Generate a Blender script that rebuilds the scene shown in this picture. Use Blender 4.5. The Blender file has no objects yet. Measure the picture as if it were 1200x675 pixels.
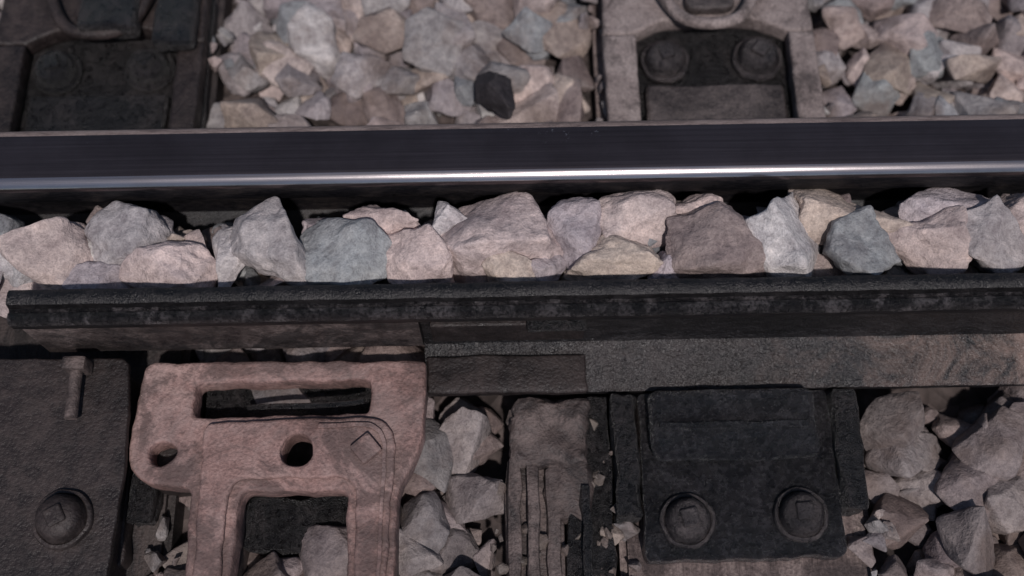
import bpy, bmesh, math, random
import numpy as np
from mathutils import Vector, Matrix, noise
random.seed(7); rng=np.random.default_rng(7)
scene=bpy.context.scene
COL=scene.collection
R=math.radians

# ---------------------------------------------------------------- materials
def nt_new(name):
    m=bpy.data.materials.new(name); m.use_nodes=True
    nt=m.node_tree; nt.nodes.clear()
    out=nt.nodes.new('ShaderNodeOutputMaterial'); b=nt.nodes.new('ShaderNodeBsdfPrincipled')
    nt.links.new(b.outputs[0],out.inputs[0])
    return m,nt,b
def noise_n(nt,vec,scale,detail=6,rough=0.6,dist=0.0):
    n=nt.nodes.new('ShaderNodeTexNoise'); n.inputs['Scale'].default_value=scale
    n.inputs['Detail'].default_value=detail; n.inputs['Roughness'].default_value=rough
    n.inputs['Distortion'].default_value=dist
    nt.links.new(vec,n.inputs['Vector']); return n.outputs['Fac']
def ramp(nt,fac,stops):
    r=nt.nodes.new('ShaderNodeValToRGB'); nt.links.new(fac,r.inputs[0])
    e=r.color_ramp.elements
    while len(e)<len(stops): e.new(0.5)
    for i,(p,c) in enumerate(stops):
        e[i].position=p; e[i].color=(c[0],c[1],c[2],1) if not isinstance(c,(int,float)) else (c,c,c,1)
    return r.outputs[0]
def mixc(nt,fac,a,b,mode='MIX'):
    m=nt.nodes.new('ShaderNodeMix'); m.data_type='RGBA'; m.blend_type=mode
    def s(sock,v):
        if isinstance(v,(int,float)): sock.default_value=v
        elif isinstance(v,tuple): sock.default_value=(v[0],v[1],v[2],1)
        else: nt.links.new(v,sock)
    s(m.inputs[0],fac); s(m.inputs[6],a); s(m.inputs[7],b); return m.outputs[2]
def math_n(nt,op,a,b=0.0,clamp=False):
    m=nt.nodes.new('ShaderNodeMath'); m.operation=op; m.use_clamp=clamp
    for i,v in enumerate((a,b)):
        if isinstance(v,(int,float)): m.inputs[i].default_value=v
        else: nt.links.new(v,m.inputs[i])
    return m.outputs[0]
def bump(nt,b,h,strength,dist):
    n=nt.nodes.new('ShaderNodeBump'); n.inputs['Strength'].default_value=strength; n.inputs['Distance'].default_value=dist
    nt.links.new(h,n.inputs['Height']); nt.links.new(n.outputs[0],b.inputs['Normal'])
    return n.outputs[0]
def pos(nt):
    return nt.nodes.new('ShaderNodeNewGeometry').outputs['Position']

def grime(name,dark,mid,light,scale=14,rough=(0.45,0.85),metal=0.0,dust=None,dust_amt=0.5,bumpd=0.0015,stretch=None,stain=None,stain_amt=0.6,xg=None,spec=0.5,coat=0.0):
    m,nt,b=nt_new(name)
    p=pos(nt)
    if stretch:
        mp=nt.nodes.new('ShaderNodeMapping'); mp.inputs['Scale'].default_value=stretch; nt.links.new(p,mp.inputs[0]); p2=mp.outputs[0]
    else: p2=p
    n1=noise_n(nt,p2,scale,5,0.7,0.6); n2=noise_n(nt,p2,scale*7,4,0.72); n3=noise_n(nt,p,max(scale*32,300),2,0.6)
    f=math_n(nt,'ADD',math_n(nt,'MULTIPLY',n1,0.65),math_n(nt,'MULTIPLY',n2,0.35))
    c=ramp(nt,f,[(0.39,dark),(0.5,mid),(0.61,light)])
    c=mixc(nt,0.55,c,ramp(nt,n3,[(0.3,0.4),(0.7,1.4)]),'MULTIPLY')
    if dust:
        g=nt.nodes.new('ShaderNodeNewGeometry'); sx=nt.nodes.new('ShaderNodeSeparateXYZ'); nt.links.new(g.outputs['Normal'],sx.inputs[0])
        up=ramp(nt,sx.outputs[2],[(0.55,0.0),(0.95,1.0)])
        dn=ramp(nt,noise_n(nt,p,scale*1.7,6,0.72,0.8),[(0.42,0.0),(0.66,1.0)])
        k=math_n(nt,'MULTIPLY',math_n(nt,'MULTIPLY',up,dn),dust_amt)
        if xg:
            s2=nt.nodes.new('ShaderNodeSeparateXYZ'); nt.links.new(p,s2.inputs[0])
            mr=nt.nodes.new('ShaderNodeMapRange'); mr.inputs[1].default_value=xg[0]; mr.inputs[2].default_value=xg[1]; mr.inputs[3].default_value=0.06; nt.links.new(s2.outputs[0],mr.inputs[0])
            k=math_n(nt,'MULTIPLY',k,mr.outputs[0])
        c=mixc(nt,k,c,dust)
    if stain:
        mp3=nt.nodes.new('ShaderNodeMapping'); mp3.inputs['Location'].default_value=(3.1,7.7,1.3); nt.links.new(p,mp3.inputs[0])
        k=math_n(nt,'MULTIPLY',ramp(nt,noise_n(nt,mp3.outputs[0],scale*1.2,6,0.74,1.2),[(0.49,0.0),(0.58,1.0)]),stain_amt)
        c=mixc(nt,k,c,stain)
    nt.links.new(c,b.inputs['Base Color'])
    r=ramp(nt,n2,[(0.3,rough[0]),(0.7,rough[1])]); nt.links.new(r,b.inputs['Roughness'])
    b.inputs['Metallic'].default_value=metal; b.inputs['Specular IOR Level'].default_value=spec
    h=math_n(nt,'ADD',math_n(nt,'MULTIPLY',n2,0.6),math_n(nt,'MULTIPLY',n3,0.4))
    bo=bump(nt,b,h,0.9,bumpd)
    if coat:
        b.inputs['Coat Weight'].default_value=coat; b.inputs['Coat Roughness'].default_value=0.22
        nt.links.new(bo,b.inputs['Coat Normal'])
    return m

M_salmon=grime('rust_pink_cast_iron',(0.15,0.09,0.08),(0.31,0.19,0.17),(0.40,0.27,0.245),7,(0.6,0.9),0,(0.34,0.265,0.25),0.5,0.004,None,(0.085,0.058,0.054),0.7)
M_brown=grime('brown_rusty_iron',(0.03,0.022,0.022),(0.08,0.06,0.055),(0.17,0.13,0.12),11,(0.5,0.85),0,(0.25,0.195,0.18),0.3,0.004,None,(0.02,0.016,0.016),0.75)
M_frame=grime('dusty_grey_iron',(0.12,0.095,0.09),(0.24,0.195,0.185),(0.34,0.285,0.27),9,(0.6,0.9),0,(0.32,0.27,0.255),0.4,0.004,None,(0.06,0.048,0.046),0.7)
M_pad=grime('oily_cast_pad',(0.03,0.024,0.024),(0.08,0.066,0.064),(0.14,0.115,0.11),12,(0.4,0.8),0.1,None,0,0.004)
M_black=grime('greasy_black_iron',(0.004,0.004,0.006),(0.012,0.011,0.0135),(0.045,0.042,0.047),22,(0.12,0.4),0.1,(0.11,0.10,0.103),0.22,0.016,spec=0.8,coat=0.8)
M_blackrough=grime('tarry_rust',(0.004,0.0035,0.004),(0.011,0.0095,0.010),(0.035,0.029,0.029),20,(0.15,0.7),0.0,None,0,0.014,spec=0.7,coat=0.4)
M_dark=grime('dark_oily_iron',(0.010,0.007,0.007),(0.021,0.015,0.0145),(0.045,0.033,0.031),10,(0.4,0.75),0.05,(0.10,0.075,0.068),0.18,0.003)
M_flange=grime('rail_foot_grime',(0.005,0.0045,0.005),(0.011,0.0095,0.0105),(0.030,0.026,0.027),9,(0.3,0.65),0.0,(0.27,0.185,0.155),0.95,0.006,(1,2,2),None,0,(0.25,0.50),coat=0.2)
M_bolt=grime('bolt_steel',(0.012,0.010,0.012),(0.036,0.030,0.032),(0.10,0.084,0.083),30,(0.18,0.5),0.3,(0.15,0.125,0.12),0.35,0.005,coat=0.4)
M_sleeper=grime('sleeper_dusty_timber',(0.08,0.058,0.055),(0.19,0.145,0.135),(0.30,0.24,0.22),7,(0.7,0.95),0,None,0,0.006,(6,1,6),(0.04,0.03,0.03),0.7)
M_sleeperdark=grime('sleeper_oiled_vignette',(0.012,0.010,0.010),(0.03,0.024,0.024),(0.075,0.058,0.055),7,(0.5,0.8),0,(0.12,0.1,0.09),0.3,0.004,(6,1,6))  # left sleeper: oiled, with the corner vignette put into its darker colour
M_railside=grime('rail_side_grease',(0.004,0.004,0.005),(0.009,0.008,0.010),(0.028,0.023,0.022),15,(0.35,0.65),0.2,None,0,0.001,(1,4,4))
M_railrust=grime('rail_edge_rust',(0.12,0.09,0.085),(0.24,0.185,0.17),(0.34,0.27,0.25),25,(0.5,0.8),0.0,None,0,0.0006,(0.6,4,4))
M_lip=grime('guard_rail_battered_lip',(0.006,0.005,0.006),(0.020,0.0175,0.0185),(0.14,0.125,0.128),42,(0.15,0.5),0.3,None,0,0.007,coat=0.5)
M_guardtop=grime('guard_rail_greasy_top',(0.004,0.0035,0.004),(0.009,0.0078,0.0085),(0.022,0.019,0.020),18,(0.25,0.5),0.1,None,0,0.003)

def m_polish(name,base,r0,r1,fleck,metal=0.85):
    m,nt,b=nt_new(name); p=pos(nt)
    mp=nt.nodes.new('ShaderNodeMapping'); mp.inputs['Scale'].default_value=(0.6,60,60); nt.links.new(p,mp.inputs[0])
    s=noise_n(nt,mp.outputs[0],6,6,0.7); s2=noise_n(nt,p,7,5,0.65); s3=noise_n(nt,p,150,4,0.75)
    c=mixc(nt,ramp(nt,s,[(0.35,0.0),(0.7,1.0)]),tuple(x*0.8 for x in base),tuple(min(1,x*1.25) for x in base))
    c=mixc(nt,ramp(nt,s2,[(0.42,0.0),(0.65,0.55)]),c,tuple(x*0.45 for x in base))
    fl=math_n(nt,'MULTIPLY',ramp(nt,s3,[(0.62,0.0),(0.68,1.0)]),ramp(nt,noise_n(nt,p,6,3,0.5),[(0.55,0.0),(0.62,1.0)]))
    c=mixc(nt,math_n(nt,'MULTIPLY',fl,fleck),c,(0.6,0.55,0.54))
    nt.links.new(c,b.inputs['Base Color']); b.inputs['Metallic'].default_value=metal
    rr=ramp(nt,math_n(nt,'ADD',math_n(nt,'MULTIPLY',s,0.4),math_n(nt,'MULTIPLY',s2,0.6)),[(0.35,r0),(0.65,r1)])
    nt.links.new(rr,b.inputs['Roughness'])
    bump(nt,b,math_n(nt,'ADD',s,math_n(nt,'MULTIPLY',s3,0.3)),0.2,0.0004)
    return m
M_railtop=m_polish('worn_rail_steel',(0.135,0.110,0.112),0.14,0.28,0.9)
M_gauge=m_polish('burnished_corner_highlight',(0.50,0.46,0.47),0.16,0.26,0.6,0.95)  # polished corner; its colour is also raised to paint a stronger highlight

def m_stone(name,dirt=0.5,gain=1.0):
    m,nt,b=nt_new(name); p=pos(nt)
    a=nt.nodes.new('ShaderNodeAttribute'); a.attribute_name='tint'
    n1=noise_n(nt,p,26,5,0.62,0.5); n2=noise_n(nt,p,120,4,0.72,0.3); n3=noise_n(nt,p,520,2,0.6); n4=noise_n(nt,p,10,4,0.65)
    c=mixc(nt,0.8,a.outputs['Color'],ramp(nt,n1,[(0.34,(0.70*gain,0.68*gain,0.70*gain)),(0.5,(1.0*gain,1.0*gain,1.0*gain)),(0.66,(1.25*gain,1.22*gain,1.19*gain))]),'MULTIPLY')
    c=mixc(nt,0.8,c,ramp(nt,n2,[(0.34,(0.62,0.60,0.61)),(0.52,(1.0,1.0,1.0)),(0.68,(1.30,1.28,1.26))]),'MULTIPLY')
    c=mixc(nt,0.45,c,ramp(nt,n3,[(0.3,0.6),(0.7,1.4)]),'MULTIPLY')
    st=math_n(nt,'MULTIPLY',ramp(nt,n4,[(0.47,0.0),(0.62,1.0)]),dirt)
    c=mixc(nt,st,c,mixc(nt,n2,(0.065,0.046,0.042),(0.23,0.17,0.145)))
    g=nt.nodes.new('ShaderNodeNewGeometry')
    c=mixc(nt,math_n(nt,'MULTIPLY',ramp(nt,g.outputs['Pointiness'],[(0.52,0.0),(0.62,1.0)]),0.22),c,(0.50*gain,0.46*gain,0.45*gain))
    nt.links.new(c,b.inputs['Base Color']); b.inputs['Roughness'].default_value=0.75
    b.inputs['Specular IOR Level'].default_value=0.45
    h=math_n(nt,'ADD',math_n(nt,'MULTIPLY',n1,0.5),math_n(nt,'ADD',math_n(nt,'MULTIPLY',n2,0.4),math_n(nt,'MULTIPLY',n3,0.08)))
    bump(nt,b,h,1.0,0.007)
    return m
M_stone=m_stone('crushed_granite',0.2,1.38)  # higher gain puts the bright flash centre into the flangeway stone colour
M_ballast=m_stone('crushed_granite_dusty_falloff',0.7,1.02)  # brown dirt, plus flash falloff put into the colour by a lower gain

def m_ground():
    m,nt,b=nt_new('ballast_ground'); p=pos(nt)
    v=nt.nodes.new('ShaderNodeTexVoronoi'); v.inputs['Scale'].default_value=45; nt.links.new(p,v.inputs['Vector'])
    c=mixc(nt,0.7,ramp(nt,noise_n(nt,p,30,8,0.7),[(0.3,(0.04,0.032,0.03)),(0.7,(0.17,0.13,0.12))]),ramp(nt,v.outputs['Distance'],[(0.0,1.1),(0.7,0.35)]),'MULTIPLY')
    nt.links.new(c,b.inputs['Base Color']); b.inputs['Roughness'].default_value=0.9
    bump(nt,b,v.outputs['Distance'],0.8,0.02); return m
M_ground=m_ground()

# ---------------------------------------------------------------- geometry helpers
def empty(name,loc=(0,0,0)):
    e=bpy.data.objects.new(name,None); e.empty_display_size=0.05; COL.objects.link(e); e.location=loc; return e
def add(name,me,mat,parent=None,smooth=False):
    o=bpy.data.objects.new(name,me); COL.objects.link(o)
    if mat: 
        me.materials.clear(); me.materials.append(mat)
    if parent: o.parent=parent
    if smooth: me.polygons.foreach_set('use_smooth',[True]*len(me.polygons))
    return o
def prism(name,prof,x0,x1,mats,matf=None,parent=None,nseg=1,smooth=True,wob=0.0):
    xs=[x0+(x1-x0)*i/nseg for i in range(nseg+1)]
    n=len(prof); vs=[];fs=[]
    for x in xs:
        for (y,z) in prof:
            d=0
            if wob and abs(x)<1.5: d=noise.noise(Vector((x*30,y*30,z*30)))*wob+noise.noise(Vector((x*110,y*60,z*60)))*wob*0.7
            vs.append((x,y+d,z+d*0.6))
    for s in range(nseg):
        for i in range(n):
            j=(i+1)%n; fs.append((s*n+i,s*n+j,(s+1)*n+j,(s+1)*n+i))
    fs.append(tuple(range(n))); fs.append(tuple(nseg*n+i for i in reversed(range(n))))
    me=bpy.data.meshes.new(name); me.from_pydata(vs,[],fs)
    for m in mats: me.materials.append(m)
    bm=bmesh.new(); bm.from_mesh(me); bm.faces.ensure_lookup_table()
    if matf:
        for k,f in enumerate(bm.faces):
            if k<n*nseg: f.material_index=matf(k%n)
    for f in bm.faces: f.smooth=smooth and len(f.verts)==4
    bmesh.ops.recalc_face_normals(bm,faces=bm.faces)
    for e in bm.edges:
        if len(e.link_faces)==2 and e.calc_face_angle(0)>R(38): e.smooth=False
    bm.to_mesh(me); bm.free()
    o=bpy.data.objects.new(name,me); COL.objects.link(o)
    if parent: o.parent=parent
    return o
def round_poly(pts,r,seg=5):
    out=[];n=len(pts)
    for i,p in enumerate(pts):
        rr=r
        if len(p)>2: rr=p[2]
        a=Vector(pts[i-1][:2]);b=Vector(p[:2]);c=Vector(pts[(i+1)%n][:2])
        u=(a-b);v=(c-b); rr=min(rr,u.length*0.45,v.length*0.45)
        if rr<1e-5: out.append((b.x,b.y)); continue
        s=b+u.normalized()*rr;e=b+v.normalized()*rr
        for k in range(seg+1):
            t=k/seg; q=s*(1-t)**2+b*2*t*(1-t)+e*t*t; out.append((q.x,q.y))
    return out
def circle(cx,cy,r,n=20,sx=1,sy=1): return [(cx+r*sx*math.cos(2*math.pi*i/n),cy+r*sy*math.sin(2*math.pi*i/n)) for i in range(n)]
def densify(poly,step=0.008):
    out=[]
    for i,p in enumerate(poly):
        q=poly[(i+1)%len(poly)]; d=math.hypot(q[0]-p[0],q[1]-p[1]); k=max(1,int(d/step))
        for j in range(k): out.append((p[0]+(q[0]-p[0])*j/k,p[1]+(q[1]-p[1])*j/k))
    return out
def plate(name,outline,holes,z0,z1,mat,parent,bev=0.0015,r=0.004,wob=0.0012):
    cu=bpy.data.curves.new(name+'_c','CURVE'); cu.dimensions='2D'; cu.fill_mode='BOTH'
    cu.extrude=max((z1-z0)/2-bev,0.0005); cu.bevel_depth=bev; cu.bevel_resolution=2; cu.offset=-bev
    for poly in [round_poly(outline,r)]+holes:
        poly=densify(poly)
        s=cu.splines.new('POLY'); s.points.add(len(poly)-1)
        for i,(x,y) in enumerate(poly):
            q=noise.noise_vector(Vector((x*40,y*40,z0*10)))*wob+noise.noise_vector(Vector((x*120,y*120,z0*10)))*wob*0.5
            s.points[i].co=(x+q.x,y+q.y,0,1)
        s.use_cyclic_u=True
    o=bpy.data.objects.new('tmp',cu); COL.objects.link(o); o.location=(0,0,0)
    dg=bpy.context.evaluated_depsgraph_get(); dg.update()
    me=bpy.data.meshes.new_from_object(o.evaluated_get(dg)); me.name=name
    bpy.data.objects.remove(o)
    me.transform(Matrix.Translation((0,0,(z0+z1)/2)))
    return add(name,me,mat,parent)
def box(name,x0,x1,y0,y1,z0,z1,mat,parent,bev=0.003,seg=2,rot=None,wob=0.0,cuts=0):
    bm=bmesh.new(); bmesh.ops.create_cube(bm,size=1)
    for v in bm.verts: v.co=Vector((v.co.x*(x1-x0),v.co.y*(y1-y0),v.co.z*(z1-z0)))
    if bev: bmesh.ops.bevel(bm,geom=bm.edges[:],offset=bev,segments=seg,profile=0.6,affect='EDGES')
    if cuts: bmesh.ops.subdivide_edges(bm,edges=bm.edges[:],cuts=cuts,use_grid_fill=True)
    c=Vector(((x0+x1)/2,(y0+y1)/2,(z0+z1)/2))
    if rot: bmesh.ops.rotate(bm,verts=bm.verts,matrix=Matrix.Rotation(rot[0],3,rot[1]))
    for v in bm.verts:
        v.co+=c
        if wob: v.co+=noise.noise_vector(v.co*35)*wob+noise.noise_vector(v.co*110)*wob*0.4
    me=bpy.data.meshes.new(name); bm.to_mesh(me); bm.free()
    return add(name,me,mat,parent,bool(cuts))
def lathe(name,prof,cx,cy,mat,parent,n=32,wob=0.0):
    vs=[];fs=[];m=len(prof)
    for i in range(n):
        a=2*math.pi*i/n
        for (r,z) in prof:
            k=1+wob*noise.noise(Vector((math.cos(a)*2,math.sin(a)*2,z*40+cx*9)))
            vs.append((cx+r*k*math.cos(a),cy+r*k*math.sin(a),z))
    for i in range(n):
        j=(i+1)%n
        for k in range(m-1): fs.append((i*m+k,j*m+k,j*m+k+1,i*m+k+1))
    fs.append(tuple(i*m+m-1 for i in range(n)))
    me=bpy.data.meshes.new(name); me.from_pydata(vs,[],fs)
    o=add(name,me,mat,parent,True)
    bm=bmesh.new(); bm.from_mesh(me)
    for e in bm.edges:
        if len(e.link_faces)==2 and e.calc_face_angle(0)>R(50): e.smooth=False
    bm.to_mesh(me); bm.free()
    return o
def bolt(tag,cx,cy,z,parent,r=0.028,mat=None,rot=0.2,sq=0.009):
    mat=mat or M_bolt
    lathe('washer_'+tag,[(r,z),(r,z+0.004),(r*0.96,z+0.006),(r*0.86,z+0.0065),(r*0.82,z+0.0050),(r*0.79,z+0.0070),(r*0.76,z+0.013),(r*0.68,z+0.0185),(r*0.54,z+0.022),(r*0.3,z+0.0238),(0.001,z+0.024)],cx,cy,mat,parent,40,0.05)
    box('bolt_head_'+tag,cx-sq,cx+sq,cy-sq,cy+sq,z+0.015,z+0.0275,mat,parent,0.003,3,(rot,'Z'))
def rod(name,pts,r,mat,parent,res=10):
    cu=bpy.data.curves.new(name+'_c','CURVE'); cu.dimensions='3D'; cu.bevel_depth=r; cu.bevel_resolution=5; cu.use_fill_caps=True
    s=cu.splines.new('NURBS'); s.points.add(len(pts)-1)
    for i,p in enumerate(pts): s.points[i].co=(p[0],p[1],p[2],1)
    s.use_endpoint_u=True; s.order_u=4; s.resolution_u=res
    o=bpy.data.objects.new('tmp',cu); COL.objects.link(o)
    dg=bpy.context.evaluated_depsgraph_get(); dg.update()
    me=bpy.data.meshes.new_from_object(o.evaluated_get(dg)); me.name=name; bpy.data.objects.remove(o)
    return add(name,me,mat,parent,True)

# ---------------------------------------------------------------- ground
me=bpy.data.meshes.new('ground'); me.from_pydata([(-80,-80,-0.052),(80,-80,-0.052),(80,80,-0.052),(-80,80,-0.052)],[],[(0,1,2,3)])
add('ground',me,M_ground)

# ---------------------------------------------------------------- running rail
half=[(0,.1502),(.012,.1500),(.0195,.1495),(.0245,.1487),(.0285,.1474),(.0318,.1453),(.0343,.1423),(.0360,.1383),(.0370,.1325),(.0375,.118),(.033,.110),(.011,.101),(.0085,.093),(.0085,.05),(.012,.038),(.03,.029),(.066,.020),(.070,.017),(.070,.008)]
def rail(name,yc):
    near=[(yc-a,b) for a,b in half]; far=[(yc+a,b) for a,b in reversed(half[1:])]
    prof=near+far
    n=len(prof)
    def mf(k):
        if 3<=k<=5: return 3
        if k<7 or k>33: return 0
        if 28<=k<=33: return 2
        return 1
    return prism(name,prof,-14,14,[M_railtop,M_railside,M_railrust,M_gauge],mf,None,60)
YR=0.1560
rail('running_rail',YR)
rail('running_rail',YR-1.51)

# ---------------------------------------------------------------- guard rail
guard=empty('guard_rail')
head=[(.006,.108),(.006,.150),(.0045,.1540),(.001,.156),(-.0085,.1562),(-.0112,.1545),(-.0130,.1475),(-.0160,.1460),(-.0180,.1485),(-.0235,.1480),(-.0265,.1450),(-.0280,.1400),(-.0280,.131),(-.0250,.126)]
full=head+[(-.015,.118),(-.012,.10),(-.012,.045),(-.016,.032),(-.028,.026),(-.064,.019),(-.068,.016),(-.068,.008),(.04,.008),(.04,.016),(.004,.028),(.0,.04),(.0,.1)]
def gm(k):
    if 1<=k<=5: return 0
    if 6<=k<=10: return 2
    if k>=14: return 3
    return 1
prism('rail_body',full,-0.095,2.2,[M_guardtop,M_railside,M_lip,M_flange],gm,guard,500,True,0.0006)
prism('rail_extension',full,2.2,14,[M_guardtop,M_railside,M_lip,M_flange],gm,guard,2,True,0)
endp=head+[(-.0215,.122),(-.0215,.042),(-.018,.034),(.002,.034),(.002,.1)]
prism('rail_end',endp,-0.494,-0.0952,[M_guardtop,M_railside,M_lip,M_brown],gm,guard,90,True,0.0006)
box('fishplate',-0.085,0.075,-0.021,-0.0125,0.050,0.098,M_dark,guard,0.003)
box('fishplate_lip',0.015,0.075,-0.030,-0.014,0.100,0.110,M_blackrough,guard,0.004,2,None,0.001,2)
box('packing_plate',-.093,.078,-.072,-.030,.020,.032,M_dark,guard,0.004,3,None,.002,5)

# ---------------------------------------------------------------- sleepers
SX=[-2.72,-1.98,-1.24,-0.495,0.24,0.98,1.72,2.46]
for sx in SX:
    m=M_sleeperdark if abs(sx+0.495)<0.01 else M_sleeper
    bm=bmesh.new(); bmesh.ops.create_cube(bm,size=1)
    for v in bm.verts: v.co=Vector((v.co.x*0.265,v.co.y*2.5,v.co.z*0.16))
    bmesh.ops.bevel(bm,geom=bm.edges[:],offset=0.008,segments=2,affect='EDGES')
    me=bpy.data.meshes.new('railway_sleeper'); bm.to_mesh(me); bm.free()
    o=add('railway_sleeper',me,m); o.location=(sx,-0.6,-0.09)

# ---------------------------------------------------------------- fastenings
def fasten_frame(cx,dark):
    e=empty('rail_fastening')
    mf=M_dark if dark else M_frame; mb=M_blackrough if dark else M_black
    plate('base_plate',[(cx-.127,.222),(cx+.127,.222),(cx+.127,.46),(cx-.127,.46)],[],-0.009,0.004,M_blackrough,e,0.002,0.01)
    plate('cast_leg_1',[(cx-.130,.2245,0),(cx-.0905,.2245,0),(cx-.0905,.378,0),(cx-.130,.378,0)],[],0.0045,0.030,mf,e,0.004,0.004)
    plate('cast_leg_2',[(cx+.0945,.2245,0),(cx+.126,.2245,0),(cx+.126,.378,0),(cx+.0945,.378,0)],[],0.0045,0.030,mf,e,0.004,0.004)
    plate('cast_top',[(cx-.130,.3785,0),(cx-.0905,.3785,0),(cx-.055,.398,.012),(cx+.055,.398,.012),(cx+.0945,.3785,0),(cx+.126,.3785,0),(cx+.124,.475),(cx-.127,.475)],[],0.0045,0.030,mf,e,0.004,0.014)
    box('clamp_pad',cx-.082,cx+.086,.226,.314,0.0045,0.018,M_blackrough if dark else M_pad,e,0.008,3,None,.002,4)
    bolt('1',cx-.055,.350,0.008,e,0.030,M_blackrough if dark else M_bolt,0.3); bolt('2',cx+.058,.352,0.008,e,0.031,M_blackrough if dark else M_bolt,0.9)
    rod('spring_clip',[(cx-.075,.47,.042),(cx-.060,.43,.043),(cx-.048,.402,.043),(cx-.030,.384,.044),(cx,.378,.046),(cx+.030,.384,.044),(cx+.046,.402,.043),(cx+.056,.43,.043),(cx+.070,.47,.042)],0.0075,mf,e)
    plate('clip_seat',[(cx-.032,.402),(cx+.032,.402),(cx+.024,.47),(cx-.022,.47)],[],0.0305,0.046,M_pad if not dark else M_dark,e,0.004,0.016)
    if dark:
        box('clamp_lump_1',cx-.02,cx+.05,.38,.45,.031,.06,M_blackrough,e,.008,3,None,.003,3)
        box('clamp_lump_2',cx+.07,cx+.12,.36,.45,.031,.055,M_blackrough,e,.008,3,None,.003,3)
    return e
def fasten_block(cx,dark):
    e=empty('rail_fastening')
    mb=M_dark if dark else M_black
    plate('base_plate',[(cx-.102,-.0705),(cx+.100,-.0705),(cx+.100,-.245),(cx-.104,-.248)],[],-0.009,0.018,mb,e,0.003,0.008,0.0025)
    box('clamp_block',cx-.094,cx+.080,-.148,-.074,0.0185,0.042,mb,e,0.012,4,None,0.003,5)
    box('clamp_ridge',cx-.085,cx+.070,-.118,-.111,0.040,0.0455,mb,e,0.001,2,None,.002,5)
    box('side_rib_1',cx-.133,cx-.106,-.205,-.0725,-0.009,0.030,M_blackrough,e,0.006,3,None,.006,5)
    box('side_rib_2',cx+.102,cx+.127,-.200,-.0725,-0.009,0.028,M_blackrough,e,0.006,3,None,.006,5)
    bolt('1',cx-.060,-.208,0.018,e,0.0285,None if not dark else mb,0.2); bolt('2',cx+.056,-.204,0.018,e,0.0285,None if not dark else mb,0.05)
    return e
for sx in SX:
    d=abs(sx+0.495)<0.01  # left group gets darker materials: grease, with vignette put into the colour
    fasten_frame(sx+0.006 if not d else sx,d)
    fasten_block(sx-0.005,d)

cov=empty('guard_rail_end_plate')
plate('plate_body',[(-.75,-.036),(-.402,-.036),(-.396,-.09),(-.392,-.17),(-.400,-.33),(-.75,-.33)],[],0.0545,0.064,M_dark,cov,0.002,0.01,0.002)
bolt('1',-.446,-.204,.064,cov,.030,M_dark,.5)
box('plate_leg_1',-.415,-.404,-.32,-.05,-.008,0.054,M_dark,cov,0.002)
box('plate_leg_2',-.66,-.64,-.32,-.05,-.008,0.054,M_dark,cov,0.002)
rod('stud',[(-.448,-.040,.078),(-.448,-.06,.078),(-.448,-.085,.078),(-.447,-.105,.078)],0.0065,M_brown,cov)
box('stud_nut',-.460,-.436,-.056,-.042,.065,.090,M_brown,cov,0.003)

# ---------------------------------------------------------------- pink cast bracket
br=empty('guard_rail_bracket')
outer=[(-.388,-.038,.01),(-.092,-.040,.008),(-.094,-.120,.01),(-.103,-.150,.01),(-.118,-.176,.01),(-.120,-.30,0),(-.166,-.30,0),(-.170,-.176,.01),(-.277,-.176,.01),(-.282,-.30,0),(-.325,-.30,0),(-.326,-.172,.01),(-.380,-.166,.02),(-.398,-.140,.02),(-.392,-.09,.01)]
bh=circle(-.222,-.137,.017,22)
plate('casting',outer,[round_poly([(-.332,-.062),(-.150,-.062),(-.150,-.098),(-.332,-.098)],.006),circle(-.360,-.136,.014,20,1.0,.9),bh],0.020,0.052,M_salmon,br,0.004,0.006,.0022)
plate('saddle',[(-.318,-.106,.01),(-.135,-.103,.03),(-.121,-.125,.02),(-.128,-.29,0),(-.158,-.29,0),(-.160,-.165,.02),(-.286,-.165,.02),(-.290,-.29,0),(-.314,-.29,0)],[bh],0.0525,0.060,M_salmon,br,0.003,0.012,.002)
plate('raised_rim',[(-.20,-.111,.01),(-.142,-.109,.02),(-.129,-.128,.02),(-.133,-.29,0),(-.137,-.29,0),(-.1335,-.130,.02),(-.145,-.114,.02),(-.20,-.116,.01)],[],0.0605,0.064,M_salmon,br,0.0008,0.012)
box('nut',-.162,-.138,-.150,-.126,.0605,.069,M_salmon,br,0.003,2,(0.7,'Z'))
box('lug_1',-.392,-.335,-.165,-.06,-.05,0.0195,M_dark,br,0.004)
box('leg_pad_1',-.325,-.282,-.30,-.18,-.05,0.0195,M_brown,br,0.004)
box('leg_pad_2',-.166,-.12,-.30,-.18,-.05,0.0195,M_brown,br,0.004)
box('under_bar',-.332,-.100,-.10,-.034,-.05,0.012,M_blackrough,br,0.004)
rod('locking_wire',[(-.28,-.083,.03),(-.24,-.088,.056),(-.19,-.093,.058),(-.155,-.086,.058)],0.003,M_blackrough,br)
box('recess_web',-.284,-.166,-.230,-.172,-.03,0.006,M_blackrough,br,0.012,4,None,.008,5)

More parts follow.
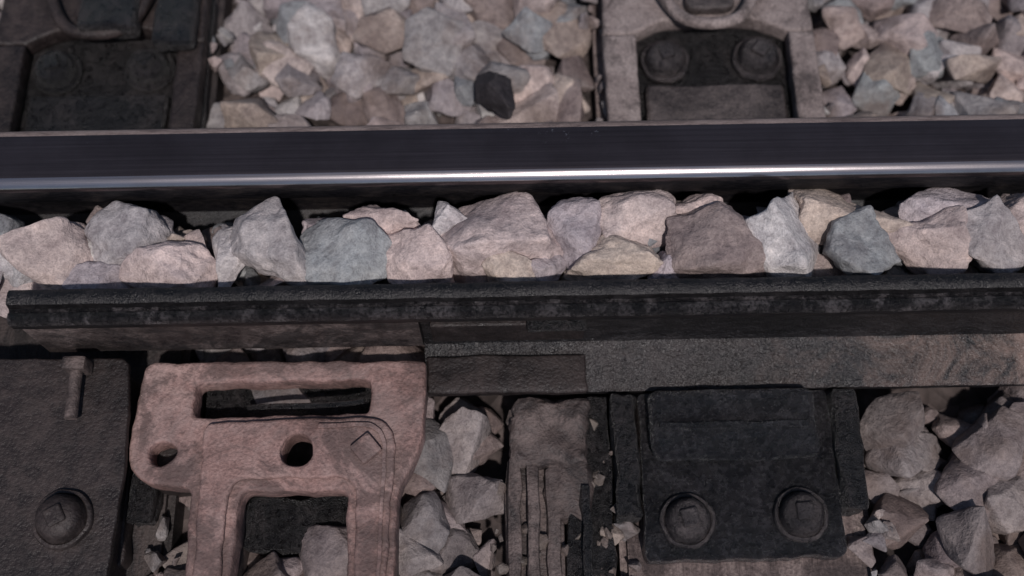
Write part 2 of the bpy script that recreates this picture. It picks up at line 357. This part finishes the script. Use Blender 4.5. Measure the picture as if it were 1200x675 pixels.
# ---------------------------------------------------------------- ribbed support in the middle
sp=empty('guard_rail_support')
box('top_lug',-.006,.080,-.150,-.074,-.01,0.022,M_brown,sp,0.012,4,None,.009,6)
box('lower_lug',.030,.080,-.205,-.130,-.01,0.014,M_brown,sp,0.010,4,None,.008,5)
box('rib_1',-.008,.006,-.34,-.140,-.03,.016,M_brown,sp,0.004,2,None,0.004,7)
box('rib_2',.012,.024,-.34,-.145,-.03,.020,M_brown,sp,0.004,2,None,0.004,7)
box('rib_3',.031,.046,-.34,-.150,-.03,.014,M_brown,sp,0.004,2,None,0.004,7)
box('rib_base',-.010,.050,-.34,-.140,-.04,.004,M_brown,sp,0.003,2,None,0.003,6)
box('side_plate',.052,.100,-.34,-.0725,-.04,.010,M_blackrough,sp,0.004,2,None,.006,7)
box('side_fin',.068,.077,-.33,-.17,.006,.022,M_blackrough,sp,0.002,2,None,0.006,7)

# ---------------------------------------------------------------- stones
def rock(seed,cuts=1,flat=0.75,elong=1.0,rough=0.05,bev=0.05,npt=(11,16)):
    r=random.Random(seed); bm=bmesh.new()
    n=r.randint(*npt)
    for i in range(n):
        while True:
            v=Vector((r.gauss(0,1),r.gauss(0,1),r.gauss(0,1)))
            if v.length>0.3: break
        v.normalize(); v*=r.uniform(0.85,1.10)
        bm.verts.new((v.x*elong,v.y,v.z*flat))
    res=bmesh.ops.convex_hull(bm,input=bm.verts)
    dead=[g for g in res['geom_interior'] if isinstance(g,bmesh.types.BMVert)]
    if dead: bmesh.ops.delete(bm,geom=dead,context='VERTS')
    bmesh.ops.dissolve_limit(bm,angle_limit=R(14),verts=bm.verts,edges=bm.edges)
    bmesh.ops.bevel(bm,geom=bm.edges[:],offset=bev,segments=2,profile=0.5,affect='EDGES',clamp_overlap=True)
    bmesh.ops.triangulate(bm,faces=bm.faces)
    for k in range(cuts):
        lim=0.42/(1.8**k)
        es=[e for e in bm.edges if e.calc_length()>lim]
        if es: bmesh.ops.subdivide_edges(bm,edges=es,cuts=1)
        bmesh.ops.triangulate(bm,faces=bm.faces)
    off=Vector((seed*3.1,seed*1.7,seed*0.9))
    for v in bm.verts:
        d=v.co.normalized()
        a=noise.noise(v.co*1.6+off)*rough*2.2+noise.noise(v.co*4.5+off)*rough*0.9+noise.noise(v.co*11+off)*rough*0.3
        v.co+=d*a
    bm.verts.ensure_lookup_table(); bm.verts.index_update()
    V=np.array([v.co[:] for v in bm.verts]); F=np.array([[v.index for v in f.verts] for f in bm.faces if len(f.verts)==3],dtype=np.int64)
    ext=(V.max(0)-V.min(0))/2; V=(V-(V.max(0)+V.min(0))/2)
    bm.free(); return V/ext.max(),F
def rmat(ax,ay,az):
    return np.array((Matrix.Rotation(az,3,'Z')@Matrix.Rotation(ay,3,'Y')@Matrix.Rotation(ax,3,'X')))
def build_stones(name,items,mat):
    Vs=[];Fs=[];Ts=[];o=0
    for V,F,Mx,loc,t in items:
        W=V@Mx.T+np.array(loc); Vs.append(W);Fs.append(F+o);Ts.append(np.tile(np.array([t[0],t[1],t[2],1.0]),(len(V),1)));o+=len(V)
    V=np.concatenate(Vs);F=np.concatenate(Fs);T=np.concatenate(Ts)
    me=bpy.data.meshes.new(name); me.vertices.add(len(V)); me.vertices.foreach_set('co',V.astype(np.float32).ravel())
    me.loops.add(F.size); me.loops.foreach_set('vertex_index',F.astype(np.int32).ravel())
    me.polygons.add(len(F)); me.polygons.foreach_set('loop_start',np.arange(0,F.size,3,dtype=np.int32)); me.polygons.foreach_set('loop_total',np.full(len(F),3,dtype=np.int32))
    me.polygons.foreach_set('use_smooth',np.ones(len(F),dtype=bool))
    a=me.attributes.new('tint','FLOAT_COLOR','POINT'); a.data.foreach_set('color',T.astype(np.float32).ravel())
    me.update(calc_edges=True); me.validate()
    print(name,len(V),'verts'); return add(name,me,mat)
PB=(.43,.355,.335);MV=(.34,.30,.31);BG=(.25,.26,.27);TN=(.38,.315,.275);LG=(.45,.425,.42);BM=(.25,.20,.19);GR=(.33,.305,.305)
PAL=[PB,MV,BG,TN,LG,BM,GR,PB,MV,GR]
def jit(c,a=0.14,g=1.0):
    k=g*(1+random.uniform(-a,a)); return tuple(max(0.02,x*k*(1+random.uniform(-.015,.015))) for x in c)

hero=[(-.478,.053,.040,.040,.108,PB),(-.402,.078,.044,.034,.104,GR),(-.352,.040,.045,.027,.112,PB),(-.425,.032,.030,.024,.100,MV),
(-.293,.055,.017,.037,.112,LG),(-.244,.060,.041,.047,.112,GR),(-.168,.048,.047,.038,.113,BG),(-.134,.090,.034,.022,.110,PB),(-.190,.085,.026,.022,.098,MV),
(-.098,.047,.033,.038,.112,PB),(-.063,.090,.017,.020,.116,LG),(-.014,.068,.060,.045,.110,PB),(.004,.036,.030,.024,.112,TN),
(.070,.074,.031,.038,.108,MV),(.133,.088,.042,.030,.112,PB),(.102,.042,.044,.025,.114,TN),(.032,.032,.022,.020,.112,MV),
(.198,.098,.033,.019,.108,PB),(.216,.058,.049,.037,.112,BM),(.282,.064,.050,.049,.114,LG),(.355,.092,.054,.030,.110,TN),
(.160,.036,.018,.020,.110,MV),(.358,.050,.033,.036,.112,BG),(.424,.054,.039,.032,.112,PB),(.458,.094,.046,.026,.106,MV),(.494,.055,.036,.035,.112,GR),
(.540,.085,.036,.030,.110,PB),(-.520,.030,.030,.025,.075,PB),(-.54,.075,.035,.03,.085,GR)]
items=[]
for i,(x,y,w,d,z,c) in enumerate(hero):
    V,F=rock(521+i*5,4,0.85,1.0,0.06,0.04,(12,17))
    Rm=rmat(random.uniform(-.35,.35),random.uniform(-.35,.35),random.uniform(-.4,.4))
    W=V@Rm.T; e=(W.max(0)-W.min(0))/2; W=(W-(W.max(0)+W.min(0))/2)/e
    items.append((W,F,np.diag([w*1.19,d*1.15,min(w,d)*0.95]),(x,y,z),jit(c,.06)))
vars2=[rock(900+i,2,0.8,1.15) for i in range(8)]
x=-.60
while x<2.2:
    for k in range(4):
        V,F=random.choice(vars2); s=random.uniform(.018,.032)
        items.append((V,F,rmat(*[random.uniform(0,6.28) for _ in range(3)])*s,(x+random.uniform(-.015,.015),random.uniform(.03,.10),random.uniform(.050,.100)),jit(random.choice(PAL),.14,.8)))
    if x>.56:
        V,F=random.choice(vars2); s=random.uniform(.03,.045)
        items.append((V,F,rmat(random.uniform(0,6),0,random.uniform(0,6))*s,(x,random.uniform(.04,.085),.108),jit(random.choice(PAL))))
    x+=.028
build_stones('flangeway_stones',items,M_stone)

fine=[rock(i,2,0.78,1.2,0.05) for i in range(22)]
low=[rock(i,1,0.78,1.2,0.04) for i in range(60,72)]
coarse=[rock(i,0,0.78,1.2,0.03) for i in range(100,110)]
def near_sleeper(x): return min(abs(x-s) for s in SX)
items=[]
def scatter(x0,x1,y0,y1,sp,z,zj,smin,smax,lib,skip=None):
    ny=int((y1-y0)/sp); nx=int((x1-x0)/sp)
    for j in range(ny):
        for i in range(nx):
            x=x0+(i+.5*(j%2)+random.uniform(.1,.9))*sp; y=y0+(j+random.uniform(.1,.9))*sp
            if skip and skip(x,y): continue
            V,F=random.choice(lib); s=random.uniform(smin,smax)
            c=random.choice(PAL); g=1.0
            if y<0:   # between the rails: browner dirt, and flash falloff darkened into the tint
                c=tuple(a*0.6+b*0.4 for a,b in zip(c,(.26,.185,.16))); g=0.74
            items.append((V,F,rmat(random.uniform(-.5,.5)+random.choice((0,3.14)),random.uniform(-.5,.5),random.uniform(0,6.28))@np.diag([s,s,s]),(x,y,z+random.uniform(-zj,zj)),jit(c,.25,g)))
def blocked(x,y):
    if near_sleeper(x)<.148 : return True
    if YR-.085<y<YR+.085: return True
    if -.075<y<.12 and x>-.10: return True
    if -.03<x<.11 and y<-.07: return True
    if y<0.06 and x<-.39: return True
    if -.31<x<-.14 and -.225<y<-.05: return True
    return False
VX0,VX1,VY0,VY1=-.80,.80,-.42,.56
scatter(VX0,VX1,VY0,VY1,.038,-.040,.008,.014,.030,low,blocked)
scatter(VX0,VX1,VY0,VY1,.044,-.022,.010,.022,.038,fine,blocked)
scatter(VX0,VX1,VY0,VY1,.066,-.008,.010,.030,.045,fine,blocked)
def blocked2(x,y):
    if VX0<x<VX1 and VY0<y<VY1: return True
    if near_sleeper(x)<.135 and -1.8<y<.62: return True
    if YR-.08<y<YR+.08 or YR-1.59<y<YR-1.43: return True
    if -.075<y<.12 and x>0: return True
    return False
scatter(-2.4,2.4,-1.7,1.7,.058,-.030,.012,.032,.048,coarse,blocked2)
for k in range(140):
    s=random.choice(SX[2:6]); side=random.choice((-1,1))
    x=s+side*random.uniform(.114,.15); y=random.choice((random.uniform(.25,.5),random.uniform(-.3,-.2)))
    V,F=random.choice(fine); sz=random.uniform(.005,.018)
    items.append((V,F,rmat(*[random.uniform(0,6) for _ in range(3)])*sz,(x,y,-.004),jit(random.choice(PAL),.2,.7)))
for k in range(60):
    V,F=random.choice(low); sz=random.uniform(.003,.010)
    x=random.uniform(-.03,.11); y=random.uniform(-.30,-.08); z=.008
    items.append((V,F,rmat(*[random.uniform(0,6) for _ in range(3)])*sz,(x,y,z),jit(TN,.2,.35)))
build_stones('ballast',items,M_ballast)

V,F=rock(77,4,.8,1.4,.04,0.12,(18,24))
build_stones('dark_stone',[(V,F,rmat(.5,.1,1.85)*.038,(-.014,.296,.030),(.028,.024,.028))],m_stone('dark_slag',0.0))

# ---------------------------------------------------------------- light, world, camera
L=Vector((.092,-.50,.86)).normalized()
sd=bpy.data.lights.new('sun','SUN'); sd.energy=2.4; sd.angle=R(2); sd.color=(1.0,.93,.91)
so=bpy.data.objects.new('sun',sd); COL.objects.link(so); so.rotation_euler=L.to_track_quat('Z','Y').to_euler(); so.location=(0,0,3)
w=bpy.data.worlds.new('World'); scene.world=w; w.use_nodes=True
nt=w.node_tree; bg=nt.nodes['Background']; sk=nt.nodes.new('ShaderNodeTexSky'); sk.sky_type='NISHITA'; sk.sun_disc=False
sk.sun_elevation=math.asin(L.z); sk.sun_rotation=math.atan2(L.x,L.y)
nt.links.new(sk.outputs[0],bg.inputs[0]); bg.inputs[1].default_value=0.05
cd=bpy.data.cameras.new('camera'); cd.sensor_width=36; cd.lens=36*1287/1200; cd.clip_start=0.01; cd.clip_end=300
cd.dof.use_dof=True; cd.dof.focus_distance=1.12; cd.dof.aperture_fstop=2.0
co=bpy.data.objects.new('camera',cd); COL.objects.link(co)
co.matrix_world=Matrix.Translation((0,-.405,1.151))@Matrix.Rotation(R(22),4,'X')@Matrix.Rotation(R(-1.0),4,'Z')
scene.camera=co
scene.view_settings.view_transform='Standard'; scene.view_settings.look='None'; scene.view_settings.exposure=0
